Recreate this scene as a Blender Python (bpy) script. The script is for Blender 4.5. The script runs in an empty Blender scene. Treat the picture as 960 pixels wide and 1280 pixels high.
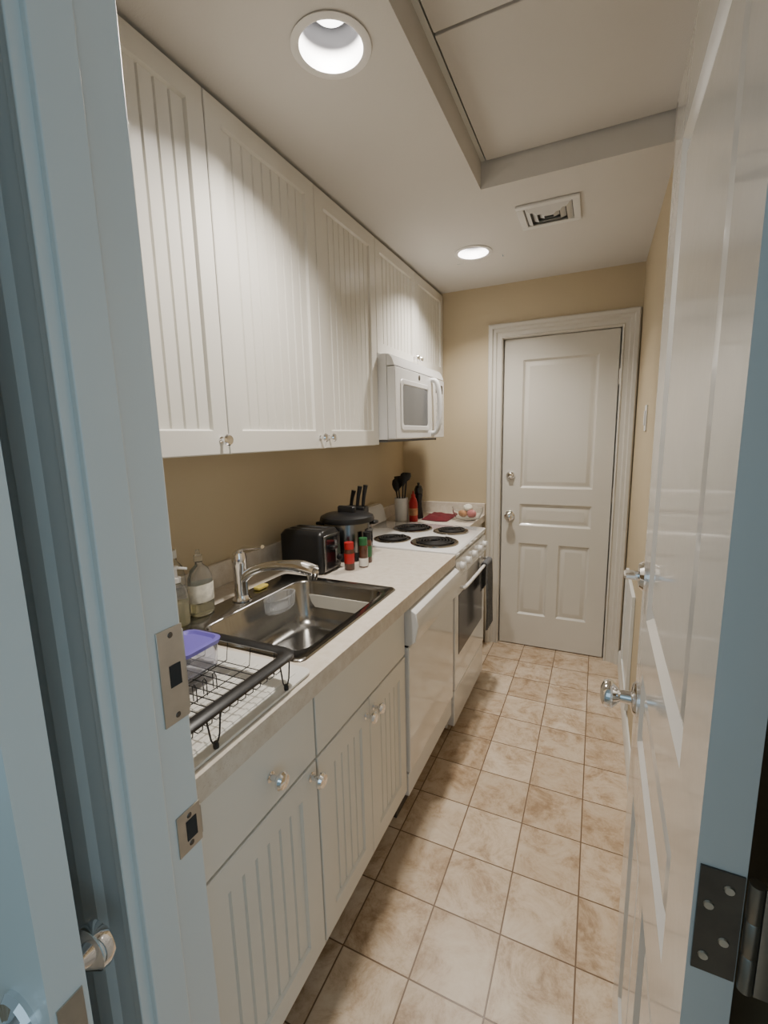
import bpy, bmesh, random
from math import *
from mathutils import Vector, Matrix, noise
random.seed(4)
COL=bpy.context.scene.collection
# ---------------------------------------------------------------- materials
def nt(name):
    m=bpy.data.materials.new(name); m.use_nodes=True
    t=m.node_tree; return m,t,t.nodes["Principled BSDF"]
def pbr(name,col,rough=.5,metal=0,var=.04,scale=6,bump=0,bscale=60,coat=0,trans=0,ior=1.45,emit=None,es=0,alpha=1,stretch=None):
    m,t,b=nt(name)
    tc=t.nodes.new("ShaderNodeTexCoord"); n=t.nodes.new("ShaderNodeTexNoise"); n.inputs["Scale"].default_value=scale
    n.inputs["Detail"].default_value=4
    src=tc.outputs["Object"]
    if stretch:
        mp=t.nodes.new("ShaderNodeMapping"); mp.inputs["Scale"].default_value=stretch
        t.links.new(src,mp.inputs["Vector"]); src=mp.outputs[0]
    t.links.new(src,n.inputs["Vector"])
    r=t.nodes.new("ShaderNodeValToRGB")
    r.color_ramp.elements[0].position=.3; r.color_ramp.elements[1].position=.7
    r.color_ramp.elements[0].color=[max(0,c*(1-var)) for c in col]+[1]
    r.color_ramp.elements[1].color=[min(1,c*(1+var)) for c in col]+[1]
    t.links.new(n.outputs["Fac"],r.inputs["Fac"]); t.links.new(r.outputs["Color"],b.inputs["Base Color"])
    b.inputs["Roughness"].default_value=rough; b.inputs["Metallic"].default_value=metal
    b.inputs["IOR"].default_value=ior; b.inputs["Transmission Weight"].default_value=trans
    b.inputs["Coat Weight"].default_value=coat; b.inputs["Alpha"].default_value=alpha
    if emit: b.inputs["Emission Color"].default_value=(*emit,1); b.inputs["Emission Strength"].default_value=es
    if bump:
        n2=t.nodes.new("ShaderNodeTexNoise"); n2.inputs["Scale"].default_value=bscale; n2.inputs["Detail"].default_value=3
        t.links.new(tc.outputs["Object"],n2.inputs["Vector"])
        bp=t.nodes.new("ShaderNodeBump"); bp.inputs["Strength"].default_value=bump; bp.inputs["Distance"].default_value=.002
        t.links.new(n2.outputs["Fac"],bp.inputs["Height"]); t.links.new(bp.outputs[0],b.inputs["Normal"])
    return m
M_wall=pbr("khaki_wall_paint",(.53,.443,.30),.6,var=.03,scale=2,bump=.15,bscale=180)
M_ceil=pbr("ceiling_paint",(.68,.66,.635),.75,var=.02,scale=2,bump=.25,bscale=220)
M_trim=pbr("white_trim_paint",(.72,.73,.71),.3,var=.02,scale=3,bump=.06,bscale=40,coat=.15)
M_trimw=pbr("warm_white_trim_paint",(.66,.635,.58),.3,var=.02,scale=3,bump=.06,bscale=40,coat=.2)
M_doorp=pbr("white_door_paint",(.61,.595,.57),.17,var=.02,scale=3,bump=.12,bscale=30,coat=.4)
M_cab=pbr("cream_cabinet_paint",(.76,.74,.685),.33,var=.02,scale=3,bump=.04,bscale=60,coat=.1)
M_cabin=pbr("cabinet_body_paint",(.62,.59,.52),.5)
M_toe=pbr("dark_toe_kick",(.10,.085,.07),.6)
M_white=pbr("white_enamel",(.76,.76,.76),.08,var=.01,coat=.7)
M_white2=pbr("white_plastic",(.74,.74,.735),.35,var=.01)
M_chrome=pbr("polished_chrome",(.82,.82,.83),.06,1,var=.02)
M_nickel=pbr("brushed_nickel",(.55,.52,.47),.3,1,var=.08,scale=30)
M_hinge=pbr("dark_hinge_metal",(.13,.12,.11),.35,1,var=.1,scale=40)
M_hinge2=pbr("aged_hinge_metal",(.30,.28,.25),.4,1,var=.1,scale=40)
M_ss=pbr("brushed_stainless",(.36,.355,.345),.2,1,var=.06,scale=8,stretch=(1,14,1))
M_ssd=pbr("dark_stainless",(.20,.20,.20),.22,1,var=.06,scale=8)
M_black=pbr("black_plastic",(.012,.012,.013),.35,var=.1)
M_blackg=pbr("black_gloss",(.01,.01,.012),.1,coat=.5)
M_coil=pbr("black_burner_coil",(.015,.014,.014),.5,.3)
M_window=pbr("appliance_window_glass",(.10,.105,.115),.12,coat=.5)
M_owin=pbr("oven_window_glass",(.03,.03,.034),.22,coat=.1)
M_red=pbr("red_plastic",(.38,.015,.015),.35)
M_redd=pbr("dark_red_cloth",(.12,.012,.018),.9,var=.2,scale=30,bump=.6,bscale=200)
M_green=pbr("green_label",(.02,.12,.04),.4,var=.3)
M_spice=pbr("spice_fill",(.08,.03,.015),.3,var=.4,scale=60,coat=.5)
M_label=pbr("paper_label",(.70,.69,.65),.6)
M_label2=pbr("cream_label",(.66,.63,.54),.6,var=.3,scale=40)
M_clear=pbr("clear_plastic",(.93,.95,.94),.06,trans=.95,ior=1.25,var=0)
M_glass=pbr("clear_glass",(.96,.98,.98),.02,trans=1,ior=1.35,var=0)
M_yel=pbr("pale_yellow_soap",(.78,.74,.50),.12,trans=.8,ior=1.3)
M_sponge=pbr("yellow_sponge",(.50,.40,.09),.95,var=.2,scale=60,bump=.8,bscale=200)
M_purple=pbr("blue_purple_plastic_lid",(.16,.13,.50),.28)
M_lilac=pbr("clear_tub_plastic",(.90,.90,.97),.08,trans=.9,ior=1.22)
M_greyp=pbr("clear_grey_plastic",(.80,.81,.82),.15,trans=.75,ior=1.2)
M_towel=pbr("charcoal_towel",(.12,.125,.135),.95,var=.25,scale=60,bump=.8,bscale=300)
M_snack=pbr("snack_wrapper",(.45,.22,.10),.5,var=.4,scale=20)
M_pink=pbr("pink_wrapper",(.50,.18,.18),.5,var=.3,scale=20)
M_bulb=pbr("lamp_lens",(1,1,1),.4,emit=(1,.96,.92),es=7,var=0)
M_refl=pbr("lamp_reflector",(.10,.10,.105),.5,var=0)
M_ring=pbr("lamp_trim_ring",(.80,.79,.78),.4,var=0)
M_dark=pbr("dark_slot",(.03,.03,.03),.8)
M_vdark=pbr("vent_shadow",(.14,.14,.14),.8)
def counter():
    m,t,b=nt("speckled_laminate")
    tc=t.nodes.new("ShaderNodeTexCoord")
    a=t.nodes.new("ShaderNodeTexNoise"); a.inputs["Scale"].default_value=40; a.inputs["Detail"].default_value=8
    r=t.nodes.new("ShaderNodeValToRGB"); e=r.color_ramp.elements
    e[0].position=.32; e[0].color=(.61,.54,.455,1); e[1].position=.66; e[1].color=(.70,.64,.565,1)
    f=t.nodes.new("ShaderNodeTexNoise"); f.inputs["Scale"].default_value=220; f.inputs["Detail"].default_value=3
    r2=t.nodes.new("ShaderNodeValToRGB"); r2.color_ramp.elements[0].position=.30; r2.color_ramp.elements[0].color=(.66,.60,.55,1)
    r2.color_ramp.elements[1].position=.42; r2.color_ramp.elements[1].color=(1,1,1,1)
    mx=t.nodes.new("ShaderNodeMixRGB"); mx.blend_type='MULTIPLY'; mx.inputs[0].default_value=.4
    for n in (a,f): t.links.new(tc.outputs["Object"],n.inputs["Vector"])
    t.links.new(a.outputs["Fac"],r.inputs[0]); t.links.new(f.outputs["Fac"],r2.inputs[0])
    t.links.new(r.outputs[0],mx.inputs[1]); t.links.new(r2.outputs[0],mx.inputs[2]); t.links.new(mx.outputs[0],b.inputs["Base Color"])
    b.inputs["Roughness"].default_value=.38
    return m
M_counter=counter()
def floor_mat():
    m,t,b=nt("travertine_tile")
    tc=t.nodes.new("ShaderNodeTexCoord"); mp=t.nodes.new("ShaderNodeMapping")
    mp.inputs["Location"].default_value=(.190+.2045*20,-1.14+.2125*20,0)
    t.links.new(tc.outputs["Object"],mp.inputs["Vector"])
    br=t.nodes.new("ShaderNodeTexBrick"); br.offset=0; br.squash=1
    br.inputs["Scale"].default_value=1; br.inputs["Brick Width"].default_value=.2045; br.inputs["Row Height"].default_value=.2125
    br.inputs["Mortar Size"].default_value=.0023; br.inputs["Mortar Smooth"].default_value=.2
    br.inputs["Color1"].default_value=(0,0,0,1); br.inputs["Color2"].default_value=(1,1,1,1); br.inputs["Mortar"].default_value=(.5,.5,.5,1)
    t.links.new(mp.outputs[0],br.inputs["Vector"])
    sc=t.nodes.new("ShaderNodeVectorMath"); sc.operation='SCALE'; sc.inputs["Scale"].default_value=11
    ad=t.nodes.new("ShaderNodeVectorMath"); ad.operation='ADD'
    t.links.new(br.outputs["Color"],sc.inputs[0]); t.links.new(sc.outputs[0],ad.inputs[0]); t.links.new(tc.outputs["Object"],ad.inputs[1])
    n=t.nodes.new("ShaderNodeTexNoise"); n.inputs["Scale"].default_value=8; n.inputs["Detail"].default_value=14; n.inputs["Roughness"].default_value=.76
    n.inputs["Distortion"].default_value=.45
    t.links.new(ad.outputs[0],n.inputs["Vector"])
    r=t.nodes.new("ShaderNodeValToRGB"); e=r.color_ramp.elements
    e[0].position=.36; e[0].color=(.38,.265,.165,1); e[1].position=.63; e[1].color=(.72,.62,.50,1)
    k=e.new(.44); k.color=(.53,.40,.275,1); k=e.new(.52); k.color=(.65,.53,.40,1)
    t.links.new(n.outputs["Fac"],r.inputs[0])
    tr=t.nodes.new("ShaderNodeValToRGB"); tr.color_ramp.elements[0].color=(.76,.70,.63,1); tr.color_ramp.elements[1].color=(1,1,1,1)
    t.links.new(br.outputs["Color"],tr.inputs[0])
    tint=t.nodes.new("ShaderNodeMixRGB"); tint.blend_type='MULTIPLY'; tint.inputs[0].default_value=.85
    t.links.new(r.outputs[0],tint.inputs[1]); t.links.new(tr.outputs[0],tint.inputs[2])
    mx=t.nodes.new("ShaderNodeMixRGB"); mx.inputs[2].default_value=(.17,.105,.06,1)
    t.links.new(br.outputs["Fac"],mx.inputs[0]); t.links.new(tint.outputs[0],mx.inputs[1]); t.links.new(mx.outputs[0],b.inputs["Base Color"])
    b.inputs["Roughness"].default_value=.33
    bp=t.nodes.new("ShaderNodeBump"); bp.invert=True; bp.inputs["Strength"].default_value=.6; bp.inputs["Distance"].default_value=.003
    t.links.new(br.outputs["Fac"],bp.inputs["Height"]); t.links.new(bp.outputs[0],b.inputs["Normal"])
    return m
M_floor=floor_mat()
# ---------------------------------------------------------------- mesh builder
class MB:
    def __init__(s): s.v=[]; s.f=[]
    def add(s,vs,fs,mat=None):
        o=len(s.v)
        for p in vs:
            p=Vector(p); s.v.append(mat@p if mat else p)
        s.f+= [tuple(i+o for i in f) for f in fs]; return s
    def box(s,a,b,mat=None):
        x0,y0,z0=a;x1,y1,z1=b
        x0,x1=min(x0,x1),max(x0,x1);y0,y1=min(y0,y1),max(y0,y1);z0,z1=min(z0,z1),max(z0,z1)
        return s.add([(x0,y0,z0),(x1,y0,z0),(x1,y1,z0),(x0,y1,z0),(x0,y0,z1),(x1,y0,z1),(x1,y1,z1),(x0,y1,z1)],
          [(0,3,2,1),(4,5,6,7),(0,1,5,4),(1,2,6,5),(2,3,7,6),(3,0,4,7)],mat)
    def loops(s,ls,cap0=True,cap1=True,mat=None,closed=False):
        n=len(ls[0]); vs=[p for l in ls for p in l]; fs=[]
        m=len(ls)
        for i in range(m-1 if not closed else m):
            j=(i+1)%m
            for k in range(n): fs.append((i*n+k,i*n+(k+1)%n,j*n+(k+1)%n,j*n+k))
        if cap0 and not closed: fs.append(tuple(range(n))[::-1])
        if cap1 and not closed: fs.append(tuple(range((m-1)*n,m*n)))
        return s.add(vs,fs,mat)
    def prism(s,poly,axis,a,b,mat=None):
        def P(p,h):
            l=list(p); l.insert(axis,h); return tuple(l)
        return s.loops([[P(p,a) for p in poly],[P(p,b) for p in poly]],mat=mat)
    def lathe(s,prof,o=(0,0,0),axis=(0,0,1),n=28,cap0=True,cap1=True,sx=1,sy=1):
        q=Vector((0,0,1)).rotation_difference(Vector(axis).normalized()).to_matrix().to_4x4()
        mat=Matrix.Translation(Vector(o))@q
        ls=[[(r*cos(2*pi*k/n)*sx,r*sin(2*pi*k/n)*sy,h) for k in range(n)] for r,h in prof]
        return s.loops(ls,cap0,cap1,mat)
    def tube(s,pts,r,n=10,closed=False,smooth=0,flat=1):
        pts=[Vector(p) for p in pts]
        if smooth:
            out=[];m=len(pts)
            rr=range(m if closed else m-1)
            for i in rr:
                g=(lambda k: pts[k%m]) if closed else (lambda k: pts[min(max(k,0),m-1)])
                p0,p1,p2,p3=g(i-1),g(i),g(i+1),g(i+2)
                for j in range(smooth):
                    t=j/smooth
                    out.append(.5*((2*p1)+(p2-p0)*t+(2*p0-5*p1+4*p2-p3)*t*t+(-p0+3*p1-3*p2+p3)*t**3))
            if not closed: out.append(pts[-1])
            if isinstance(r,(list,tuple)):
                r2=[]
                for i in rr:
                    for j in range(smooth): r2.append(r[i]+(r[(i+1)%m]-r[i])*j/smooth)
                if not closed: r2.append(r[-1])
                r=r2
            pts=out
        m=len(pts); ls=[]
        up=None
        for i,p in enumerate(pts):
            if closed: t=(pts[(i+1)%m]-pts[i-1])
            else: t=pts[min(i+1,m-1)]-pts[max(i-1,0)]
            t.normalize()
            if up is None:
                up=Vector((0,0,1)) if abs(t.z)<.9 else Vector((1,0,0))
            u=(up-t*up.dot(t)).normalized(); w=t.cross(u); up=u
            ri=r[i] if isinstance(r,(list,tuple)) else r
            ls.append([p+u*ri*flat*cos(2*pi*k/n)+w*ri*sin(2*pi*k/n) for k in range(n)])
        return s.loops(ls,closed=closed)
    def obj(s,name,mat,parent=None,org=None,bevel=0,smooth=True,seg=2,ang=35):
        org=Vector(org) if org is not None else (Vector(parent["_o"]) if parent is not None else Vector((0,0,0)))
        me=bpy.data.meshes.new(name); me.from_pydata([p-org for p in s.v],[],s.f); me.update()
        bm=bmesh.new(); bm.from_mesh(me); bmesh.ops.recalc_face_normals(bm,faces=bm.faces); bm.to_mesh(me); bm.free()
        me.materials.append(mat)
        if smooth:
            for p in me.polygons: p.use_smooth=True
            me.set_sharp_from_angle(angle=radians(ang))
        o=bpy.data.objects.new(name,me); COL.objects.link(o)
        o["_o"]=list(org)
        if parent is None: o.location=org
        else: o.parent=parent
        if bevel:
            b=o.modifiers.new("bevel","BEVEL"); b.width=bevel; b.segments=seg; b.limit_method='ANGLE'; b.angle_limit=radians(50)
            b.harden_normals=False
        return o
def thing(name,label,cat,org,group=None):
    e=bpy.data.objects.new(name,None); COL.objects.link(e); e.location=org; e["_o"]=list(org)
    e.empty_display_size=.05
    e["label"]=label; e["category"]=cat
    if group: e["group"]=group
    return e
def tag(o,label,cat,group=None):
    o["label"]=label; o["category"]=cat
    if group: o["group"]=group
    return o
def struct(o,label,cat="room"):
    o["kind"]="structure"; o["label"]=label; o["category"]=cat; return o
def rrect(x0,x1,y0,y1,r,z,n=6):
    pts=[]
    for cx,cy,a in ((x1-r,y1-r,0),(x0+r,y1-r,90),(x0+r,y0+r,180),(x1-r,y0+r,270)):
        for i in range(n+1):
            t=radians(a+90*i/n); pts.append((cx+r*cos(t),cy+r*sin(t),z))
    return pts
# ---------------------------------------------------------------- constants
XL=-1.27; XR=.193; YF=3.055; ZC=2.37; ZCT=.914; XU=-.97; XC=-.5626; XB=-.5826
DOORW=.655
# ---------------------------------------------------------------- shell
fl=struct(MB().box((-2.2,-1.6,-.06),(1.4,YF+.1,0)).obj("floor",M_floor),"beige travertine tile floor with thin dark grout","floor")
struct(MB().box((XL-.1,.30,0),(XL,YF+.1,ZC)).obj("wall_left",M_wall),"khaki painted wall behind the cabinets","wall")
struct(MB().box((XR,.44,0),(XR+.1,YF+.1,ZC)).obj("wall_right",M_wall),"khaki painted wall beside the open door","wall")
w=MB(); dx0,dx1=-.57,.095
w.box((XL,YF,0),(dx0-.012,YF+.1,ZC)); w.box((dx1+.012,YF,0),(XR,YF+.1,ZC)); w.box((dx0-.012,YF,2.045),(dx1+.012,YF+.1,ZC))
struct(w.obj("wall_far",M_wall),"khaki painted end wall around the closed door","wall")
w=MB(); w.box((-2.2,.285,0),(-.475,.37,ZC)); w.box((.17,.285,0),(1.4,.37,ZC)); w.box((-.475,.285,2.07),(.17,.37,ZC))
struct(w.obj("wall_front",M_wall),"khaki painted wall holding the open doorway","wall")
RX0,RX1,RY0,RY1=-.45,.175,.55,1.89
CANS=[(-.62,1.085),(-.625,2.475)]; CR=.082
c=MB()
def plate_hole(mb,x0,x1,y0,y1,cx,cy,r,z,n=32):
    inner=[(cx+r*cos(2*pi*k/n),cy+r*sin(2*pi*k/n)) for k in range(n)]
    outer=[]
    for k in range(n):
        a=2*pi*k/n; dx,dy=cos(a),sin(a)
        t=min([((x1-cx)/dx if dx>1e-9 else (x0-cx)/dx if dx<-1e-9 else 1e9),((y1-cy)/dy if dy>1e-9 else (y0-cy)/dy if dy<-1e-9 else 1e9)])
        outer.append((cx+dx*t,cy+dy*t))
    vs=[(*p,z) for p in inner]+[(*p,z) for p in outer]
    fs=[(k,(k+1)%n,n+(k+1)%n,n+k) for k in range(n)]
    mb.add(vs,fs)
def q(mb,x0,x1,y0,y1,z): mb.add([(x0,y0,z),(x1,y0,z),(x1,y1,z),(x0,y1,z)],[(0,1,2,3)])
hw=.125
ya=[CANS[0][1]-hw,CANS[0][1]+hw,CANS[1][1]-hw,CANS[1][1]+hw]
xa,xb=-.745,-.495
q(c,-2.2,xa,-1.6,YF+.1,ZC)
q(c,xa,xb,-1.6,ya[0],ZC); plate_hole(c,xa,xb,ya[0],ya[1],*CANS[0],CR,ZC); q(c,xa,xb,ya[1],ya[2],ZC); plate_hole(c,xa,xb,ya[2],ya[3],*CANS[1],CR,ZC); q(c,xa,xb,ya[3],YF+.1,ZC)
q(c,xb,RX0,-1.6,YF+.1,ZC)
q(c,RX0,RX1,-1.6,RY0,ZC); q(c,RX0,RX1,RY1,YF+.1,ZC); q(c,RX1,1.4,-1.6,YF+.1,ZC)
H=.10
for a,b in (((RX0,RY0),(RX0,RY1)),((RX0,RY1),(RX1,RY1)),((RX1,RY1),(RX1,RY0)),((RX1,RY0),(RX0,RY0))):
    c.add([(*a,ZC),(*b,ZC),(*b,ZC+H),(*a,ZC+H)],[(0,1,2,3)])
q(c,-2.3,1.5,-1.7,YF+.2,ZC+H+.16)
ceil=c.obj("ceiling",M_ceil,smooth=False); struct(ceil,"low off-white plaster ceiling with a recessed tray","ceiling")
h=MB()
h.box((RX0+.022,1.283,ZC+H-.012),(RX1,RY1-.010,ZC+H+.008)); h.box((RX0+.022,RY0,ZC+H-.012),(RX1,1.273,ZC+H+.008))
h.obj("hatch_panel",M_ceil,ceil,bevel=.002)
h=MB(); h.box((RX0,RY0,ZC+H-.006),(RX0+.016,RY1,ZC+H+.008))
h.obj("hatch_frame",M_trim,ceil)
MB().box((RX0,RY0,ZC+H+.012),(RX1,RY1,ZC+H+.014)).obj("hatch_gap",M_dark,ceil)
# ---------------------------------------------------------------- panel door leaf
def leaf(mb,W,Hh,T,mat,panels,both=True):
    xs=sorted({0,W}|{p[0] for p in panels}|{p[1] for p in panels}); zs=sorted({0,Hh}|{p[2] for p in panels}|{p[3] for p in panels})
    for side in ((0,1),(-T,-1)) if both else ((0,1),):
        y0,sg=side
        for i in range(len(xs)-1):
            for j in range(len(zs)-1):
                cx=(xs[i]+xs[i+1])/2; cz=(zs[j]+zs[j+1])/2
                if any(p[0]<cx<p[1] and p[2]<cz<p[3] for p in panels): continue
                mb.add([(xs[i],y0,zs[j]),(xs[i+1],y0,zs[j]),(xs[i+1],y0,zs[j+1]),(xs[i],y0,zs[j+1])],[(0,1,2,3)],mat)
        for p in panels:
            ls=[]
            for ins,dp in ((0,0),(.004,.004),(.012,.0105),(.02,.0105),(.024,.009),(.040,.003),(.044,.003)):
                ls.append([(p[0]+ins,y0-sg*dp,p[2]+ins),(p[1]-ins,y0-sg*dp,p[2]+ins),(p[1]-ins,y0-sg*dp,p[3]-ins),(p[0]+ins,y0-sg*dp,p[3]-ins)])
            mb.loops(ls,cap0=False,cap1=True,mat=mat)
    mb.add([(0,0,0),(W,0,0),(W,-T,0),(0,-T,0),(0,0,Hh),(W,0,Hh),(W,-T,Hh),(0,-T,Hh)],[(0,3,2,1),(4,5,6,7),(0,3,7,4),(1,2,6,5)],mat)
def panelset(W):
    return [(.105,W-.115,1.09,1.90),(.105,W-.115,.84,.985),(.105,.105+(W-.22)/2-.033,.22,.72),(.105+(W-.22)/2+.033,W-.115,.22,.72)]
def knob(mb,o,ax,s=1.0,stem=.03):
    mb.lathe([(.033*s,0),(.033*s,.004),(.028*s,.009),(.013*s,.012),(.0115*s,stem*s),(.018*s,(stem+.006)*s),(.027*s,(stem+.014)*s),(.0285*s,(stem+.022)*s),(.025*s,(stem+.03)*s),(.014*s,(stem+.035)*s),(.001,(stem+.036)*s)],o,ax)
def turn(mb,o,ax):
    mb.lathe([(.029,0),(.029,.006),(.024,.013),(.010,.015),(.010,.022)],o,ax)
    m=Matrix.Translation(Vector(o))@Vector((0,0,1)).rotation_difference(Vector(ax)).to_matrix().to_4x4()
    mb.loops([rrect(-.006,.006,-.018,.018,.005,.02),rrect(-.005,.005,-.019,.019,.0045,.036),rrect(-.003,.003,-.016,.016,.0025,.039)],mat=m)
d=MB(); Mx=Matrix(((-1,0,0,dx1-.005),(0,-1,0,YF+.02),(0,0,1,.008),(0,0,0,1)))
leaf(d,DOORW,2.03,.035,Mx,panelset(DOORW))
d1=d.obj("door_1",M_trimw,org=(dx0,YF,0)); struct(d1,"closed white panelled door with chrome knob and deadbolt","door")
k=MB(); knob(k,(-.513,YF+.02,.91),(0,-1,0)); k.obj("knob",M_chrome,d1)
k=MB(); k.lathe([(.029,0),(.029,.006),(.022,.016),(.016,.02),(.014,.026),(.001,.027)],(-.513,YF+.02,1.18),(0,-1,0)); k.obj("deadbolt",M_chrome,d1)
for z in (.35,1.02,1.72):
    k=MB(); k.lathe([(.006,0),(.006,.09)],(dx1+.004,YF+.012,z),(0,0,1),n=12); k.obj("hinge",M_nickel,d1)
def casing(mb,x0,x1,z1,y,sg,prof):
    path=[(x0,0,-1,0),(x0,z1,-1,1),(x1,z1,1,1),(x1,0,1,0)]
    ls=[]
    for px,pz,ox,oz in path:
        ls.append([(px+ox*a,y+sg*h,pz+oz*a) for a,h in prof])
    mb.loops(ls)
t=MB(); casing(t,dx0-.004,dx1+.004,2.045,YF,-1,[(0,0),(0,.009),(.006,.014),(.013,.008),(.034,.009),(.040,.018),(.056,.018),(.062,.032),(.080,.034),(.088,.024),(.088,0)])
t.box((dx0-.014,YF,0),(dx0-.003,YF+.09,2.045)); t.box((dx1+.003,YF,0),(dx1+.014,YF+.09,2.045)); t.box((dx0-.014,YF,2.042),(dx1+.014,YF+.09,2.053))
t.box((dx0-.003,YF+.06,0),(dx1+.003,YF+.08,2.042))
struct(t.obj("trim_1",M_trimw,ang=20),"white moulded casing around the closed door","trim")
# near open door_2
T=.035; hx,hy=.094,.412; lx,ly=.100,1.052
X=Vector((lx-hx,ly-hy,0)); WL=X.length; X.normalize(); Y=Vector((0,0,1)).cross(X)
Mn=Matrix(((X.x,Y.x,0,hx),(X.y,Y.y,0,hy),(0,0,1,.01),(0,0,0,1)))
d=MB(); leaf(d,WL,2.03,T,Mn,panelset(WL)); d2=d.obj("door_2",M_doorp,org=(hx,hy,0)); struct(d2,"open white panelled door with chrome knob and thumb-turn","door")
k=MB(); knob(k,(lx-.001,ly-.062,.91),(-1,0,0),1.05); k.obj("knob",M_chrome,d2)
k=MB(); turn(k,(lx-.001,ly-.062,1.172),(-1,0,0)); k.obj("deadbolt",M_chrome,d2)
k=MB()
k.box((lx+.006,ly,.87),(lx+.030,ly+.0015,.93)); k.obj("latch_plate",M_nickel,d2)
k=MB(); k.box((lx+.006,ly,1.145),(lx+.030,ly+.0015,1.2)); k.obj("latch_plate",M_nickel,d2)
for z in (.25,.985,1.75):
    k=MB(); k.box((hx+.003,hy-.002,z),(hx+.034,hy,z+.104)); ho=k.obj("hinge",M_hinge,d2)
    k=MB(); k.lathe([(.0055,0),(.0055,.034),(.005,.035),(.0055,.036),(.0055,.068),(.005,.069),(.0055,.07),(.0055,.104)],(hx+.041,hy-.004,z),(0,0,1),n=16); k.obj("hinge_pin",M_hinge2,ho)
    k=MB(); k.box((hx+.046,hy-.008,z),(hx+.088,hy-.0055,z+.104)); k.obj("frame_leaf",M_nickel,ho)
    for sx,sz in ((.011,.016),(.024,.036),(.011,.068),(.024,.088)):
        k=MB(); k.lathe([(.0042,0),(.0035,.0014),(.001,.0016)],(hx+sx,hy-.002,z+sz),(0,-1,0),n=12)
        k.obj("screw",M_nickel,ho)
# jambs of near doorway
t=MB()
jx=-.455
t.box((-.475,.268,0),(jx,.371,2.05))
t.box((jx,.275,0),(jx+.010,.318,2.05))
t.box((jx-.001,.262,0),(jx+.003,.276,2.05))
t.box((.152,.268,0),(.172,.371,2.05)); t.box((-.475,.268,2.05),(.172,.371,2.07))
prof=[(0,0),(0,.012),(.010,.016),(.018,.012),(.050,.013),(.060,.019),(.085,.021),(.095,.015),(.130,.015),(.140,.020),(.175,.018),(.175,0)]
casing(t,-.460,.16,2.057,.285,-1,prof)
trim2=struct(t.obj("trim_2",M_trim,bevel=.0015,ang=20),"white painted door frame with casing and stop","trim")
for z0,zz in ((1.112,.122),(.930,.058)):
    k=MB(); k.box((jx,.335,z0),(jx+.0018,.3715,z0+zz)); k.box((jx-.012,.3712,z0+.008),(jx+.0018,.3730,z0+zz-.008)); sp=k.obj("strike_plate",M_nickel,trim2,bevel=.0006)
    zc=z0+zz/2
    k=MB(); k.box((jx+.0015,.348,zc-.014),(jx+.0024,.364,zc+.014)); k.obj("strike_hole",M_dark,sp)
    for dz in (.009,zz-.009):
        k=MB(); k.lathe([(.0038,0),(.003,.0008),(.001,.001)],(jx+.0018,.354,z0+dz),(1,0,0),n=12)
        k.obj("screw",M_hinge,sp)
# door_3 : hall door leaf
lx3=-.421
d=MB(); M3=Matrix(((-1,0,0,lx3),(0,-1,0,.165),(0,0,1,.01),(0,0,0,1)))
leaf(d,.70,2.03,.033,M3,panelset(.70)); 
d3=d.obj("door_3",M_trim,org=(lx3,.18,0)); struct(d3,"white hall door leaf standing ajar with chrome knobs","door")
k=MB(); knob(k,(lx3-.048,.198,.915),(0,1,0),.88,.020); k.obj("knob",M_chrome,d3)
k=MB(); knob(k,(lx3-.048,.165,.915),(0,-1,0),.88,.020); k.obj("knob",M_chrome,d3)
k=MB(); k.box((lx3,.170,.885),(lx3+.0015,.193,.945)); k.obj("latch_plate",M_nickel,d3)
b=MB(); b.prism([(XR,0),(XR-.014,0),(XR-.014,.085),(XR-.006,.1),(XR,.1)],1,1.1,YF-.036)
struct(b.obj("baseboard_right",M_trim),"white baseboard along the khaki wall","baseboard")
t=thing("access_panel","white framed low access panel on khaki wall","panel",(XR,2.5,.1))
f=MB(); y0,y1,z0,z1=2.28,2.78,.13,.70
for a,b2 in (((y0,z0),(y1,z0+.05)),((y0,z1-.05),(y1,z1)),((y0,z0+.05),(y0+.05,z1-.05)),((y1-.05,z0+.05),(y1,z1-.05))):
    f.box((XR-.016,a[0],a[1]),(XR-.0005,b2[0],b2[1]))
f.obj("frame",M_trim,t,bevel=.002)
MB().box((XR-.008,y0+.05,z0+.05),(XR-.0005,y1-.05,z1-.05)).obj("panel",M_trim,t)
t=thing("light_switch","white rocker light switch on khaki wall","light switch",(XR,2.38,1.45))
MB().box((XR-.006,2.345,1.45),(XR-.0005,2.42,1.565)).obj("switch_plate",M_white2,t,bevel=.002)
MB().box((XR-.011,2.366,1.475),(XR-.006,2.399,1.54)).obj("rocker",M_white2,t,bevel=.002)
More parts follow.
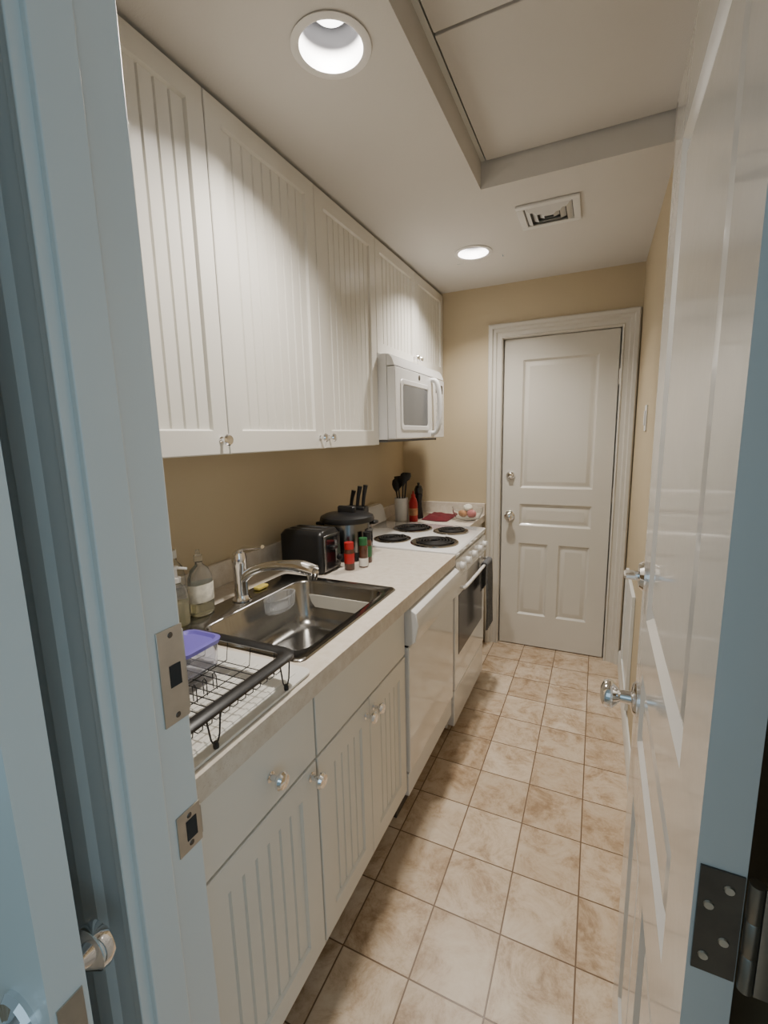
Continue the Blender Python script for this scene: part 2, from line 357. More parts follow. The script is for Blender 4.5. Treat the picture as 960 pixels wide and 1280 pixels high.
# ceiling vent
t=thing("ceiling_vent","square white metal ceiling air vent with louvers","vent",(-.23,2.20,ZC),)
f=MB(); vx0,vx1,vy0,vy1=-.355,-.11,2.085,2.315
def ring(mb,x0,x1,y0,y1,wd,z0,z1):
    mb.box((x0,y0,z0),(x1,y0+wd,z1)); mb.box((x0,y1-wd,z0),(x1,y1,z1)); mb.box((x0,y0+wd,z0),(x0+wd,y1-wd,z1)); mb.box((x1-wd,y0+wd,z0),(x1,y1-wd,z1))
ring(f,vx0,vx1,vy0,vy1,.028,ZC-.010,ZC-.001); f.obj("frame",M_white2,t,bevel=.002)
for i in range(3):
    f=MB()
    g=.032+i*.026
    a,b_,c_,d_=vx0+g,vx1-g,vy0+g,vy1-g
    e=.020
    outer=[(a,c_,ZC-.004),(b_,c_,ZC-.004),(b_,d_,ZC-.004),(a,d_,ZC-.004)]
    inner=[(a+e,c_+e,ZC-.018),(b_-e,c_+e,ZC-.018),(b_-e,d_-e,ZC-.018),(a+e,d_-e,ZC-.018)]
    o2=[(p[0],p[1],p[2]+.0015) for p in outer]; i2=[(p[0],p[1],p[2]+.0015) for p in inner]
    f.loops([outer,inner,i2,o2],closed=True)
    f.obj("louver",M_white2,t)
MB().box((vx0+.028,vy0+.028,ZC-.002),(vx1-.028,vy1-.028,ZC-.001)).obj("duct_opening",M_vdark,t)
# cans
for i,(cx,cy) in enumerate(CANS):
    t=thing("recessed_light","round white recessed ceiling downlight, switched on","ceiling light",(cx,cy,ZC),"recessed ceiling downlights")
    f=MB(); f.lathe([(CR-.002,0.002),(CR+.013,-.001),(CR+.014,-.004),(CR+.004,-.007),(CR-.006,-.004)],(cx,cy,ZC),n=48,cap0=False,cap1=False); f.obj("trim_ring",M_ring,t)
    f=MB(); f.lathe([(CR-.006,-.004),(CR-.009,.03),(CR-.014,.06),(CR-.02,.085),(.050,.086),(.048,.08)],(cx,cy,ZC),n=48,cap0=False,cap1=False); f.obj("reflector",M_refl,t)
    f=MB(); f.lathe([(.001,.062),(.02,.063),(.038,.067),(.047,.076),(.048,.086)],(cx,cy,ZC),n=40); f.obj("bulb",M_bulb,t)
# ---------------------------------------------------------------- cabinets
def bead(mb,x,y0,y1,z0,z1,n,th=.008,g=.0035,dp=.0035):
    ys=[y0+(y1-y0)*i/n for i in range(n+1)]
    poly=[(x-th,y0),(x,y0)]
    for i in range(1,n):
        poly+=[(x,ys[i]-g),(x-dp,ys[i]-g*.35),(x-dp,ys[i]+g*.35),(x,ys[i]+g)]
    poly+=[(x,y1),(x-th,y1)]
    mb.prism(poly,2,z0,z1)
def bead_door(parent,x,y0,y1,z0,z1,st,n,rail=None,rec=.005,name="door",rb=None):
    rail=rail or st; rb=rb or rail
    m=MB()
    def rect(i,j,k,l,xx): return [(xx,i,k),(xx,j,k),(xx,j,l),(xx,i,l)]
    s=.006
    o0=rect(y0,y1,z0,z1,x-.019); o1=rect(y0,y1,z0,z1,x-.002); o2=rect(y0+.002,y1-.002,z0+.002,z1-.002,x)
    i0=rect(y0+st,y1-st,z0+rb,z1-rail,x); i1=rect(y0+st+s*.6,y1-st-s*.6,z0+rb+s*.6,z1-rail-s*.6,x-rec*.75); i2=rect(y0+st+s,y1-st-s,z0+rb+s,z1-rail-s,x-.019)
    m.loops([o0,o1,o2,i0,i1,i2],closed=True)
    o=m.obj(name,M_cab,parent,ang=20)
    m=MB(); bead(m,x-rec,y0+st+.001,y1-st-.001,z0+rb+.001,z1-rail-.001,n,g=.004,dp=.0055); m.obj("beadboard_panel",M_cab,o,ang=20)
    return o
def cknob(parent,x,y,z,s=1):
    m=MB(); m.lathe([(.010*s,0),(.010*s,.002),(.0055*s,.004),(.0055*s,.014*s),(.010*s,.018*s),(.0155*s,.022*s),(.0165*s,.027*s),(.013*s,.032*s),(.001,.0335*s)],(x,y,z),(1,0,0),n=22)
    return m.obj("knob",M_chrome,parent)
XUb=XU-.0205
def ucab(y0,y1,z0,doors,label,body0=None):
    t=thing("wall_cabinet",label,"cabinet",(XL,(y0+y1)/2,z0),"white beadboard wall cabinets")
    m=MB(); m.box((XL+.002,(body0 or y0+.001),z0),(XUb,y1-.001,2.352)); m.obj("body",M_cab,t,bevel=.001)
    for a,b,kn in doors:
        o=bead_door(t,XU,a+.0018,b-.0018,z0+.002,2.354,.056 if z0<1.6 else .048,9,rec=.0095,rb=.066 if z0<1.6 else .05)
        if kn is not None: cknob(o,XU,kn,z0+.042,1.0)
    return t
ucab(.51,1.021,1.412,[(.51,1.021,.990)],"tall white beadboard wall cabinet with single door",body0=.375)
ucab(1.021,2.030,1.412,[(1.021,1.533,1.503),(1.533,2.030,1.564)],"tall white beadboard wall cabinet with two doors")
ucab(2.030,3.050,1.845,[(2.030,2.54,2.512),(2.54,3.050,2.568)],"short white beadboard wall cabinet above the microwave")
XBb=XB-.0205; 
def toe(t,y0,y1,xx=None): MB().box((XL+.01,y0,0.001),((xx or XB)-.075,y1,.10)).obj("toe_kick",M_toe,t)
t=thing("base_cabinet","white base cabinet with one drawer over a door","cabinet",(XL,.6,0),"white base cabinets")
MB().box((XL+.002,.376,.10),(XBb,.822,.864)).obj("body",M_cabin,t); toe(t,.376,.822)
MB().box((XBb,.376,.12),(XB-.004,.425,.864)).obj("filler",M_cab,t)
dr=MB().box((XBb+.0005,.428,.690),(XB,.819,.857)).obj("drawer",M_cab,t,bevel=.002); cknob(dr,XB,.655,.762,1.15)
dd=bead_door(t,XB,.428,.819,.145,.682,.062,7,.062,.007); cknob(dd,XB,.795,.655,1.15)
t=thing("base_cabinet","white sink base cabinet with false front over two doors","cabinet",(XL,1.1,0),"white base cabinets")
MB().box((XL+.002,.824,.10),(XBb,.829,.864)).box((XL+.002,1.383,.10),(XBb,1.388,.864)).box((XL+.002,.829,.10),(XBb,1.383,.115)).box((XBb-.015,.829,.115),(XBb,1.383,.86)).obj("body",M_cabin,t); toe(t,.824,1.388)
MB().box((XBb+.0005,.826,.690),(XB,1.386,.857)).obj("drawer",M_cab,t,bevel=.002)
a=bead_door(t,XB,.826,1.104,.145,.682,.05,5,.062,.007); cknob(a,XB,1.080,.640,1.05)
a=bead_door(t,XB,1.107,1.386,.145,.682,.05,5,.062,.007); cknob(a,XB,1.132,.640,1.05)
# ---------------------------------------------------------------- countertop
SX0,SX1,SY0,SY1=-1.12,-.625,.84,1.43
m=MB(); z0=.866; hx0,hx1,hy0,hy1=SX0+.02,SX1-.015,SY0+.015,SY1-.015
m.box((XL+.001,.374,z0),(hx0,1.952,ZCT)); m.box((hx1,.374,z0),(XC,1.952,ZCT)); m.box((hx0,.374,z0),(hx1,hy0,ZCT)); m.box((hx0,hy1,z0),(hx1,1.952,ZCT))
t=thing("countertop","long speckled beige laminate countertop with backsplash lip","countertop",(XL,.4,ZCT))
m.obj("worktop",M_counter,t,smooth=False)
MB().box((XL+.001,.374,ZCT),(XL+.018,1.952,ZCT+.09)).obj("backsplash",M_counter,t,bevel=.002)
XC2=-.672; XB2=-.692
t=thing("countertop","short speckled beige laminate countertop beside the stove","countertop",(XL,2.8,ZCT))
MB().box((XL+.001,2.568,z0),(XC2,YF-.002,ZCT)).obj("worktop",M_counter,t,bevel=.003)
MB().box((XL+.018,YF-.02,ZCT),(XC2,YF-.002,ZCT+.075)).box((XL+.001,2.568,ZCT),(XL+.018,YF-.002,ZCT+.075)).obj("backsplash",M_counter,t,bevel=.002)
t=thing("base_cabinet","narrow white base cabinet beyond the stove","cabinet",(XL,2.8,0),"white base cabinets")
MB().box((XL+.002,2.57,.10),(XB2-.0205,YF-.003,.864)).obj("body",M_cabin,t); toe(t,2.57,YF-.003,XB2)
dr=MB().box((XB2-.020,2.573,.690),(XB2,YF-.006,.857)).obj("drawer",M_cab,t,bevel=.002)
bead_door(t,XB2,2.573,YF-.006,.145,.682,.062,7,.062,.007)
# ---------------------------------------------------------------- sink
t=thing("kitchen_sink","stainless steel drop-in single bowl sink","sink",(-.87,1.13,ZCT))
zt=ZCT+.001; bx0,bx1,by0,by1=-1.015,-.662,.885,1.392
m=MB(); m.loops([rrect(SX0,SX1,SY0,SY1,.025,zt),rrect(SX0+.003,SX1-.003,SY0+.003,SY1-.003,.024,zt+.004),rrect(SX0+.012,SX1-.012,SY0+.012,SY1-.012,.02,zt+.002),
 rrect(bx0-.006,bx1+.006,by0-.006,by1+.006,.055,zt+.001),rrect(bx0,bx1,by0,by1,.055,zt-.006),rrect(bx0+.012,bx1-.012,by0+.012,by1-.012,.055,zt-.13),rrect(bx0+.03,bx1-.03,by0+.03,by1-.03,.05,zt-.16),
 rrect(bx0+.06,bx1-.06,by0+.06,by1-.06,.04,zt-.165),rrect(-.88,-.80,1.10,1.18,.039,zt-.170)],cap0=False,cap1=True)
m.obj("basin",M_ss,t,ang=60)
MB().lathe([(.042,0),(.042,.003),(.036,.004),(.030,.0015),(.001,.001)],(-.84,1.14,zt-.1695)).obj("drain",M_chrome,t)
# faucet
fx,fy=-1.068,1.125; zb=ZCT+.0045
t=thing("kitchen_faucet","chrome single-lever kitchen faucet with pull-out spout","faucet",(fx,fy,zb))
m=MB(); m.lathe([(.031,0),(.031,.004),(.026,.010),(.0235,.02),(.0225,.10),(.024,.13),(.0245,.150),(.021,.165),(.012,.172),(.001,.174)],(fx,fy,zb)); m.obj("body",M_chrome,t)
m=MB(); m.tube([(fx+.005,fy,zb+.070),(fx+.05,fy+.003,zb+.105),(fx+.12,fy+.008,zb+.128),(fx+.20,fy+.012,zb+.137),(fx+.245,fy+.014,zb+.136),(fx+.29,fy+.016,zb+.126)],[.016,.0155,.015,.018,.022,.021],16,smooth=5)
m.lathe([(.015,0),(.017,.012),(.019,.025)],(fx+.278,fy+.0155,zb+.100),(.15,0,1)); m.obj("spout",M_chrome,t)
m=MB(); m.tube([(fx-.004,fy,zb+.165),(fx+.02,fy,zb+.180),(fx+.055,fy+.002,zb+.184),(fx+.10,fy+.004,zb+.192)],[.012,.010,.0085,.0095],12,smooth=5,flat=.6); m.obj("lever",M_chrome,t)
# sponge caddy
hxc,hyc,hz=-.968,1.20,.872
t=thing("sponge_holder","clear ribbed oval sponge caddy inside the sink","sponge holder",(hxc,hyc,hz))
m=MB()
ls=[]
N=96
for r0,z in ((.88,0),(1,.008),(1.03,.048),(.97,.048),(.93,.010)):
    ls.append([((hxc+.032*r0*(1+.05*cos(24*2*pi*k/N))*cos(2*pi*k/N)),(hyc+.070*r0*(1+.03*cos(24*2*pi*k/N))*sin(2*pi*k/N)),hz+z) for k in range(N)])
m.loops(ls); m.obj("basket",M_greyp,t,ang=60)
m=MB(); m.tube([(hxc+.034*cos(a*pi/16),hyc+.073*sin(a*pi/16),hz+.048) for a in range(32)],.0022,8,closed=True); m.obj("rim",M_greyp,t)
m=MB(); m.lathe([(.013,0),(.011,.004),(.005,.007)],(-1.0075,hyc,hz+.025),(1,0,0),n=16); m.obj("suction_cup",M_clear,t)
o=MB().loops([rrect(-1.10,-1.070,1.215,1.27,.008,ZCT+.006),rrect(-1.10,-1.070,1.215,1.27,.008,ZCT+.016)]).obj("sponge",M_sponge,org=(-1.08,1.24,ZCT+.006),bevel=.003); tag(o,"small yellow dish sponge lying behind the faucet","sponge")
# ---------------------------------------------------------------- soap bottles
t=thing("dish_soap_bottle","clear dish soap bottle with cream label","soap bottle",(-1.10,.985,ZCT))
bx,by=-1.10,.985
m=MB(); m.lathe([(.036,.001),(.041,.006),(.042,.09),(.040,.12),(.030,.145),(.013,.160),(.011,.168)],(bx,by,ZCT+.004),n=32,sx=.72); m.obj("bottle",M_clear,t)
m=MB(); m.lathe([(.035,.004),(.038,.008),(.038,.040),(.001,.040)],(bx,by,ZCT+.004),n=32,sx=.70); m.obj("soap",M_yel,t)
m=MB(); m.lathe([(.0425,.045),(.0428,.046),(.0428,.100),(.0423,.101)],(bx,by,ZCT+.004),n=32,sx=.73,cap0=False,cap1=False); m.obj("label",M_label2,t)
m=MB(); m.lathe([(.0125,.168),(.0135,.170),(.0125,.188),(.007,.191),(.006,.205),(.001,.206)],(bx,by,ZCT+.004),n=20); m.obj("cap",M_clear,t)
t=thing("hand_soap_bottle","clear soap bottle with pale yellow liquid and pump","soap bottle",(-1.095,.895,ZCT))
bx,by=-1.095,.895
m=MB(); m.lathe([(.026,.001),(.028,.005),(.028,.10),(.022,.118),(.011,.124),(.011,.13)],(bx,by,ZCT+.004),n=28); m.obj("bottle",M_clear,t)
m=MB(); m.lathe([(.024,.003),(.026,.008),(.026,.07),(.001,.07)],(bx,by,ZCT+.004),n=28); m.obj("soap",M_yel,t)
m=MB(); m.lathe([(.012,.13),(.013,.144),(.005,.146),(.004,.168),(.009,.17),(.009,.178),(.001,.18)],(bx,by,ZCT+.004),n=20); m.tube([(bx,by,ZCT+.178),(bx+.035,by+.01,ZCT+.176)],.004,8); m.obj("pump",M_white2,t)
t=thing("soap_bottle","clear plastic soap bottle half full","soap bottle",(-1.185,.955,ZCT))
bx,by=-1.190,.965
m=MB(); m.lathe([(.030,.001),(.034,.006),(.034,.12),(.028,.15),(.013,.17),(.012,.18)],(bx,by,ZCT),n=28); m.obj("bottle",M_clear,t)
m=MB(); m.lathe([(.029,.004),(.031,.01),(.031,.06),(.001,.06)],(bx,by,ZCT),n=28); m.obj("soap",M_lilac,t)
m=MB(); m.lathe([(.014,.18),(.014,.205),(.001,.206)],(bx,by,ZCT),n=20); m.obj("cap",M_label,t)
# ---------------------------------------------------------------- drain tray + rack
t=thing("drain_board","white plastic drain tray under the dish rack","drain tray",(-.74,.6,ZCT))
m=MB(); m.loops([rrect(-.93,-.578,.40,.815,.02,ZCT+.001),rrect(-.932,-.576,.398,.817,.021,ZCT+.008),rrect(-.928,-.580,.402,.813,.02,ZCT+.0085),rrect(-.918,-.590,.412,.803,.018,ZCT+.004)])
m.obj("tray",M_label,t)
for i in range(9): MB().box((-.905+i*.036,.425,ZCT+.0035),(-.895+i*.036,.79,ZCT+.006)).obj("rib",M_label,t,bevel=.001)
t=thing("dish_rack","black wire dish drying rack with wide flat rim","dish rack",(-.73,.6,ZCT+.010))
rx0,rx1,ry0,ry1=-.89,-.575,.43,.77; zr=ZCT+.076; zbt=ZCT+.032
m=MB()
a=rrect(rx0,rx1,ry0,ry1,.035,zr-.006); b=rrect(rx0-.001,rx1+.001,ry0-.001,ry1+.001,.037,zr)
b2=rrect(rx0+.006,rx1-.006,ry0+.006,ry1-.006,.032,zr+.005)
c2=rrect(rx0+.020,rx1-.020,ry0+.020,ry1-.020,.026,zr+.006); d=rrect(rx0+.028,rx1-.028,ry0+.028,ry1-.028,.022,zr+.001); e_=rrect(rx0+.024,rx1-.024,ry0+.024,ry1-.024,.024,zr-.004)
m.loops([a,b,b2,c2,d,e_],closed=True); m.obj("rim",M_black,t,ang=60)
m=MB()
n=13
for i in range(n):
    y=ry0+.040+(ry1-ry0-.08)*i/(n-1)
    m.tube([(rx0+.020,y,zr-.003),(rx0+.026,y,zbt+.010),(rx0+.038,y,zbt),(rx1-.038,y,zbt),(rx1-.026,y,zbt+.010),(rx1-.020,y,zr-.003)],.0011,6)
for i in range(4):
    x=rx0+.055+(rx1-rx0-.11)*i/3
    m.tube([(x,ry0+.020,zr-.003),(x,ry0+.028,zbt-.0025),(x,ry1-.028,zbt-.0025),(x,ry1-.020,zr-.003)],.0011,6)
for i in range(7):
    y=ry0+.05+i*.026
    m.tube([(-.70,y,zbt),(-.70,y,zbt+.030),(-.695,y,zbt+.036),(-.69,y,zbt+.030),(-.69,y,zbt)],.0011,6)
m.obj("wire_basket",M_black,t)
for x,y in ((rx0+.02,ry0+.09),(rx1-.004,ry0+.09),(rx0+.02,ry1-.05),(rx1-.004,ry1-.05)):
    m=MB(); m.tube([(x,y-.016,zr-.004),(x,y-.010,ZCT+.03),(x,y-.004,ZCT+.018),(x,y+.004,ZCT+.018),(x,y+.010,ZCT+.03),(x,y+.016,zr-.004)],.0016,8)
    m.lathe([(.005,0),(.0055,.006),(.004,.012)],(x,y,ZCT+.0095),n=12); m.obj("leg",M_black,t)
t=thing("food_container","clear plastic food container with blue-purple lid in rack","food container",(-.81,.69,zbt))
m=MB(); m.loops([rrect(-.858,-.765,.620,.725,.02,zbt+.002),rrect(-.861,-.761,.616,.729,.024,zbt+.055),rrect(-.858,-.764,.619,.726,.024,zbt+.055),rrect(-.855,-.768,.623,.722,.02,zbt+.005)]); m.obj("tub",M_lilac,t)
m=MB(); m.loops([rrect(-.867,-.758,.613,.732,.025,zbt+.055),rrect(-.869,-.756,.611,.734,.026,zbt+.064),rrect(-.861,-.764,.619,.726,.024,zbt+.066),rrect(-.855,-.770,.625,.720,.02,zbt+.060)]); m.obj("lid",M_purple,t)
t=thing("drinking_glass","clear glass tumbler lying in the dish rack","glass",(-.80,.50,zbt+.03))
m=MB(); m.lathe([(.026,0),(.032,.09),(.0305,.09),(.025,.005)],(-.81,.49,zbt+.035),(.05,1,.0),n=28,cap1=True); m.obj("tumbler",M_glass,t)
# ---------------------------------------------------------------- toaster
t=thing("toaster","compact black toaster with dark steel end panel","toaster",(-1.06,1.53,ZCT))
tx0,tx1,ty0,ty1=-1.165,-.950,1.460,1.605
m=MB(); m.loops([rrect(tx0,tx1-.010,ty0+.006,ty1-.006,.02,ZCT+.008),rrect(tx0,tx1-.010,ty0,ty1,.02,ZCT+.02),rrect(tx0,tx1-.010,ty0,ty1,.022,ZCT+.155),rrect(tx0+.012,tx1-.016,ty0+.014,ty1-.014,.02,ZCT+.173),rrect(tx0+.02,tx1-.022,ty0+.024,ty1-.024,.016,ZCT+.175)]); m.obj("body",M_black,t,ang=50)
m=MB(); m.box((tx1-.012,ty0+.012,ZCT+.012),(tx1-.002,ty1-.012,ZCT+.158)); m.obj("end_panel",M_ssd,t,bevel=.004)
m=MB(); m.box((tx1-.003,ty0+.022,ZCT+.020),(tx1,ty1-.036,ZCT+.150)); m.obj("lever_track",M_blackg,t,bevel=.001)
m=MB(); m.box((tx0+.03,ty0+.040,ZCT+.173),(tx1-.04,ty0+.058,ZCT+.1765)); m.obj("bread_slot",M_dark,t)
m=MB(); m.box((tx0+.03,ty1-.058,ZCT+.173),(tx1-.04,ty1-.040,ZCT+.1765)); m.obj("bread_slot",M_dark,t)
m=MB(); m.box((tx1,1.500,ZCT+.10),(tx1+.020,1.535,ZCT+.113)); m.obj("lever",M_black,t,bevel=.003)
m=MB(); m.lathe([(.011,0),(.010,.012),(.001,.013)],(tx1-.002,1.580,ZCT+.05),(1,0,0),n=20); m.obj("dial",M_black,t)
for a,b in ((tx0+.02,ty0+.02),(tx1-.03,ty0+.02),(tx0+.02,ty1-.02),(tx1-.03,ty1-.02)):
    MB().lathe([(.009,0),(.009,.009)],(a,b,ZCT+.001),n=12).obj("foot",M_black,t)
def jar(x,y,h,r,lidm,bodym,label,lab=None,la=.12,lb=.42):
    t=thing("spice_jar",label,"spice jar",(x,y,ZCT))
    MB().lathe([(r*.9,.001),(r,.004),(r,h*.68),(r*.85,h*.76)],(x,y,ZCT),n=24).obj("jar_body",bodym,t)
    MB().lathe([(r*.90,h*.76),(r*.95,h*.77),(r*.93,h),(.001,h)],(x,y,ZCT),n=24).obj("lid",lidm,t)
    if lab: MB().lathe([(r+.0006,h*la),(r+.0008,h*(la+.01)),(r+.0008,h*lb),(r+.0006,h*(lb+.01))],(x,y,ZCT),n=24,cap0=False,cap1=False).obj("label",lab,t)
jar(-.905,1.580,.115,.021,M_red,M_spice,"spice jar with red lid and red label beside the toaster",M_red,.25,.6)
jar(-.868,1.635,.125,.019,M_green,M_spice,"dark spice jar with green lid and pale label",M_label,.05,.32)
jar(-.885,1.705,.135,.019,M_black,M_spice,"dark glass spice jar with black lid",M_green,.2,.55)
# ---------------------------------------------------------------- multi cooker
cx,cy=-1.015,1.765
t=thing("pressure_cooker","round black and dark steel electric cooker with black lid","cooker",(cx,cy,ZCT))
MB().lathe([(.100,.002),(.110,.006),(.112,.035),(.110,.040)],(cx,cy,ZCT),n=40).obj("base",M_black,t)
MB().lathe([(.110,.040),(.1105,.042),(.1105,.165),(.110,.166)],(cx,cy,ZCT),n=40).obj("steel_body",M_ssd,t)
MB().lathe([(.110,.166),(.121,.168),(.123,.178),(.119,.190),(.100,.199),(.07,.204),(.03,.207),(.001,.208)],(cx,cy,ZCT),n=40).obj("lid",M_black,t)
MB().loops([rrect(cx-.045,cx+.045,cy-.014,cy+.014,.012,ZCT+.205),rrect(cx-.045,cx+.045,cy-.014,cy+.014,.012,ZCT+.228),rrect(cx-.04,cx+.04,cy-.01,cy+.01,.008,ZCT+.234)]).obj("lid_handle",M_black,t)
for ax_,ay_ in ((-.9,-.43),(.9,.43)):
    hx_,hy_=cx+ax_*.118,cy+ay_*.118
    MB().box((hx_-.02,hy_-.02,ZCT+.150),(hx_+.02,hy_+.02,ZCT+.166)).obj("side_handle",M_black,t,bevel=.006)
MB().box((cx+.095,cy-.030,ZCT+.05),(cx+.114,cy+.030,ZCT+.14)).obj("control_panel",M_blackg,t,bevel=.004)
# ---------------------------------------------------------------- knife block + knives
kx,ky=-1.045,1.921
t=thing("knife_block","black block holding kitchen knives behind the cooker","knife block",(kx,ky,ZCT))
MB().box((kx-.06,ky-.026,ZCT+.001),(kx+.05,ky+.026,ZCT+.21)).obj("block",M_black,t,bevel=.006)
for i,(dx,dy,hh) in enumerate(((.0,.0,.095),(.026,.010,.10),(-.03,-.008,.075))):
    o=MB(); x=kx+dx; y=ky+dy
    o.tube([(x,y,ZCT+.2105),(x+.006,y+.002,ZCT+.21+hh*.5),(x+.016,y+.004,ZCT+.21+hh)],[.008,.009,.0115],10,smooth=4)
    tag(o.obj("kitchen_knife",M_black,org=(x,y,ZCT+.21)),"black-handled kitchen knife standing in the block","knife","knives in the block")
# ---------------------------------------------------------------- dishwasher
t=thing("dishwasher","glossy white dishwasher with protruding handle panel","dishwasher",(XL,1.67,0))
y0,y1=1.392,1.950
MB().box((XL+.05,y0,.10),(XB-.02,y1,.862)).obj("body",M_white2,t)
MB().box((XB-.019,y0+.003,.215),(XB+.012,y1-.003,.712)).obj("door",M_white,t,bevel=.004)
m=MB(); m.prism([(XB-.019,.719),(XB+.014,.719),(XB+.038,.738),(XB+.048,.80),(XB+.040,.842),(XB+.018,.857),(XB-.019,.857)],1,y0+.003,y1-.003); cp=m.obj("control_panel",M_white,t,bevel=.003)
MB().box((XB-.018,y0+.004,.712),(XB+.006,y1-.004,.719)).obj("handle_recess",M_dark,cp)
MB().box((XB-.03,y0+.003,.115),(XB+.004,y1-.003,.208)).obj("kick_panel",M_white2,t,bevel=.003)
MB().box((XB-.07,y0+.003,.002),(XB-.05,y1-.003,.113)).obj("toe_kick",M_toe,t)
# ---------------------------------------------------------------- stove
t=thing("stove","white electric coil stove with front control knobs","stove",(XL,2.26,0))
y0,y1=1.956,2.564; xf=-.560
MB().box((XL+.03,y0,.03),(xf-.045,y1,.885)).obj("body",M_white,t)
m=MB(); m.loops([[(XL+.03,y0,.886),(xf-.01,y0,.886),(xf-.01,y1,.886),(XL+.03,y1,.886)],[(XL+.03,y0,.925),(xf+.0,y0,.918),(xf+.0,y1,.918),(XL+.03,y1,.925)],[(XL+.04,y0+.01,.929),(xf-.012,y0+.01,.925),(xf-.012,y1-.01,.925),(XL+.04,y1-.01,.929)]]); ct=m.obj("cooktop",M_white,t,bevel=.002)
m=MB(); m.prism([(XL+.004,.886),(XL+.085,.930),(XL+.062,1.02),(XL+.045,1.035),(XL+.004,1.035)],1,y0,y1); m.obj("backguard",M_white,t,bevel=.004)
for bx_,by_,r in ((-.945,2.105,.078),(-.715,2.105,.100),(-.945,2.39,.095),(-.715,2.39,.078)):
    m=MB(); m.lathe([(r+.018,.0),(r+.019,.003),(r+.012,.0045),(r+.006,.001),(r*.5,.0005),(.001,.0005)],(bx_,by_,.9275),n=40); bo=m.obj("burner",M_blackg,t)
    m=MB(); pts=[]; turns=4.2 if r<.09 else 5.2; N=int(turns*26)
    for i in range(N+1):
        a=2*pi*turns*i/N; rr=.016+(r-.018)*i/N; pts.append((bx_+rr*cos(a),by_+rr*sin(a),.9365))
    m.tube(pts,.0048,8,flat=.8); m.obj("coil",M_coil,bo)
    m=MB(); m.lathe([(r+.013,.003),(r+.020,.0035),(r+.021,.001)],(bx_,by_,.9275),n=40,cap0=False,cap1=False); m.obj("drip_pan_ring",M_chrome,bo)
m=MB(); m.prism([(xf-.045,.792),(xf-.004,.792),(xf+.008,.80),(xf-.002,.884),(xf-.045,.884)],1,y0+.001,y1-.001); cp=m.obj("control_panel",M_white,t,bevel=.003)
for ky_ in (2.03,2.135,2.26,2.385,2.49):
    m=MB(); m.lathe([(.021,0),(.021,.004),(.018,.006),(.0165,.018),(.014,.020),(.001,.021)],(xf+.0035,ky_,.842),(1,0,.14),n=24); m.box((xf+.022,ky_-.003,.829),(xf+.028,ky_+.003,.861)); m.obj("knob",M_white2,cp)
m=MB(); m.box((xf-.045,y0+.004,.235),(xf-.005,y1-.004,.785)); od=m.obj("oven_door",M_white,t,bevel=.005)
MB().box((xf-.0045,y0+.06,.40),(xf-.0030,y1-.06,.70)).obj("oven_window",M_owin,od)
m=MB(); hz_=.748; m.tube([(xf-.006,y0+.04,hz_),(xf+.018,y0+.042,hz_),(xf+.030,y0+.065,hz_),(xf+.032,(y0+y1)/2,hz_),(xf+.030,y1-.045,hz_),(xf+.018,y1-.022,hz_),(xf-.006,y1-.02,hz_)],.0085,12,smooth=4); m.obj("handle",M_white2,od)
MB().box((xf-.045,y0+.004,.045),(xf-.008,y1-.004,.228)).obj("drawer",M_white,t,bevel=.005)
for a in (y0+.04,y1-.04):
    for b in (XL+.08,xf-.10): MB().lathe([(.014,0),(.014,.03)],(b,a,.001),n=12).obj("foot",M_black,t)
# towel
hxw=xf+.032
m=MB(); yy0,yy1=2.385,2.515; cols=16
def prof2(k):
    pts=[]
    for i in range(15): pts.append((hxw-.0145,.60+i*(.748-.60)/14))
    for i in range(1,8): a=pi-pi*i/8; pts.append((hxw+.0145*cos(a),.748+.0145*sin(a)))
    for i in range(20): pts.append((hxw+.0145,.748-i*(.748-.38)/19))
    return pts
rows=[]
for k in range(cols+1):
    u=k/cols; y=yy0+(yy1-yy0)*u
    r=[]
    for (x,z) in prof2(k):
        fall=max(0,(.745-z))
        wv=.006*sin(u*17)*min(1,fall*6) if x>hxw else .001*sin(u*15)*min(1,fall*6)
        r.append((x+abs(wv)*1.2 if x>hxw else x+ -abs(wv)*.3,y+.010*sin(z*16+u*2)*min(1,fall*4),z))
    rows.append(r)
vs=[p for r in rows for p in r]; nr=len(rows[0]); fs=[(i*nr+j,(i+1)*nr+j,(i+1)*nr+j+1,i*nr+j+1) for i in range(cols) for j in range(nr-1)]
m.add(vs,fs); o=m.obj("dish_towel",M_towel,org=(hxw,2.43,.38),ang=80); so=o.modifiers.new("s","SOLIDIFY"); so.thickness=.004; so.offset=1
tag(o,"charcoal grey dish towel hanging over the oven handle","towel")
# ---------------------------------------------------------------- microwave
t=thing("microwave","white over-the-range microwave oven with side handle","microwave",(XL,2.42,1.42))
y0,y1,z0,z1=2.036,2.80,1.425,1.842; xm=-.882
MB().box((XL+.003,y0,z0+.012),(xm-.045,y1,z1)).obj("body",M_white,t,bevel=.003)
m=MB(); m.prism([(xm-.044,1.785),(xm-.004,1.785),(xm-.014,1.815),(xm-.030,1.838),(xm-.044,1.840)],1,y0,y1); vg=m.obj("vent_grille",M_white,t,bevel=.002)
m=MB(); m.box((xm-.044,y0,z0+.014),(xm,2.605,1.782)); dr=m.obj("door",M_white,t,bevel=.005)
def rr_yz(y0,y1,z0,z1,r,x): return [(x,p[0],p[1]) for p in rrect(y0,y1,z0,z1,r,0)]
MB().loops([rr_yz(2.095,2.515,1.48,1.73,.03,xm+.0003),rr_yz(2.098,2.512,1.483,1.727,.028,xm+.004),rr_yz(2.120,2.490,1.503,1.707,.022,xm+.004),rr_yz(2.124,2.486,1.507,1.703,.02,xm+.001)],cap0=False,cap1=False).obj("window_frame",M_white2,dr)
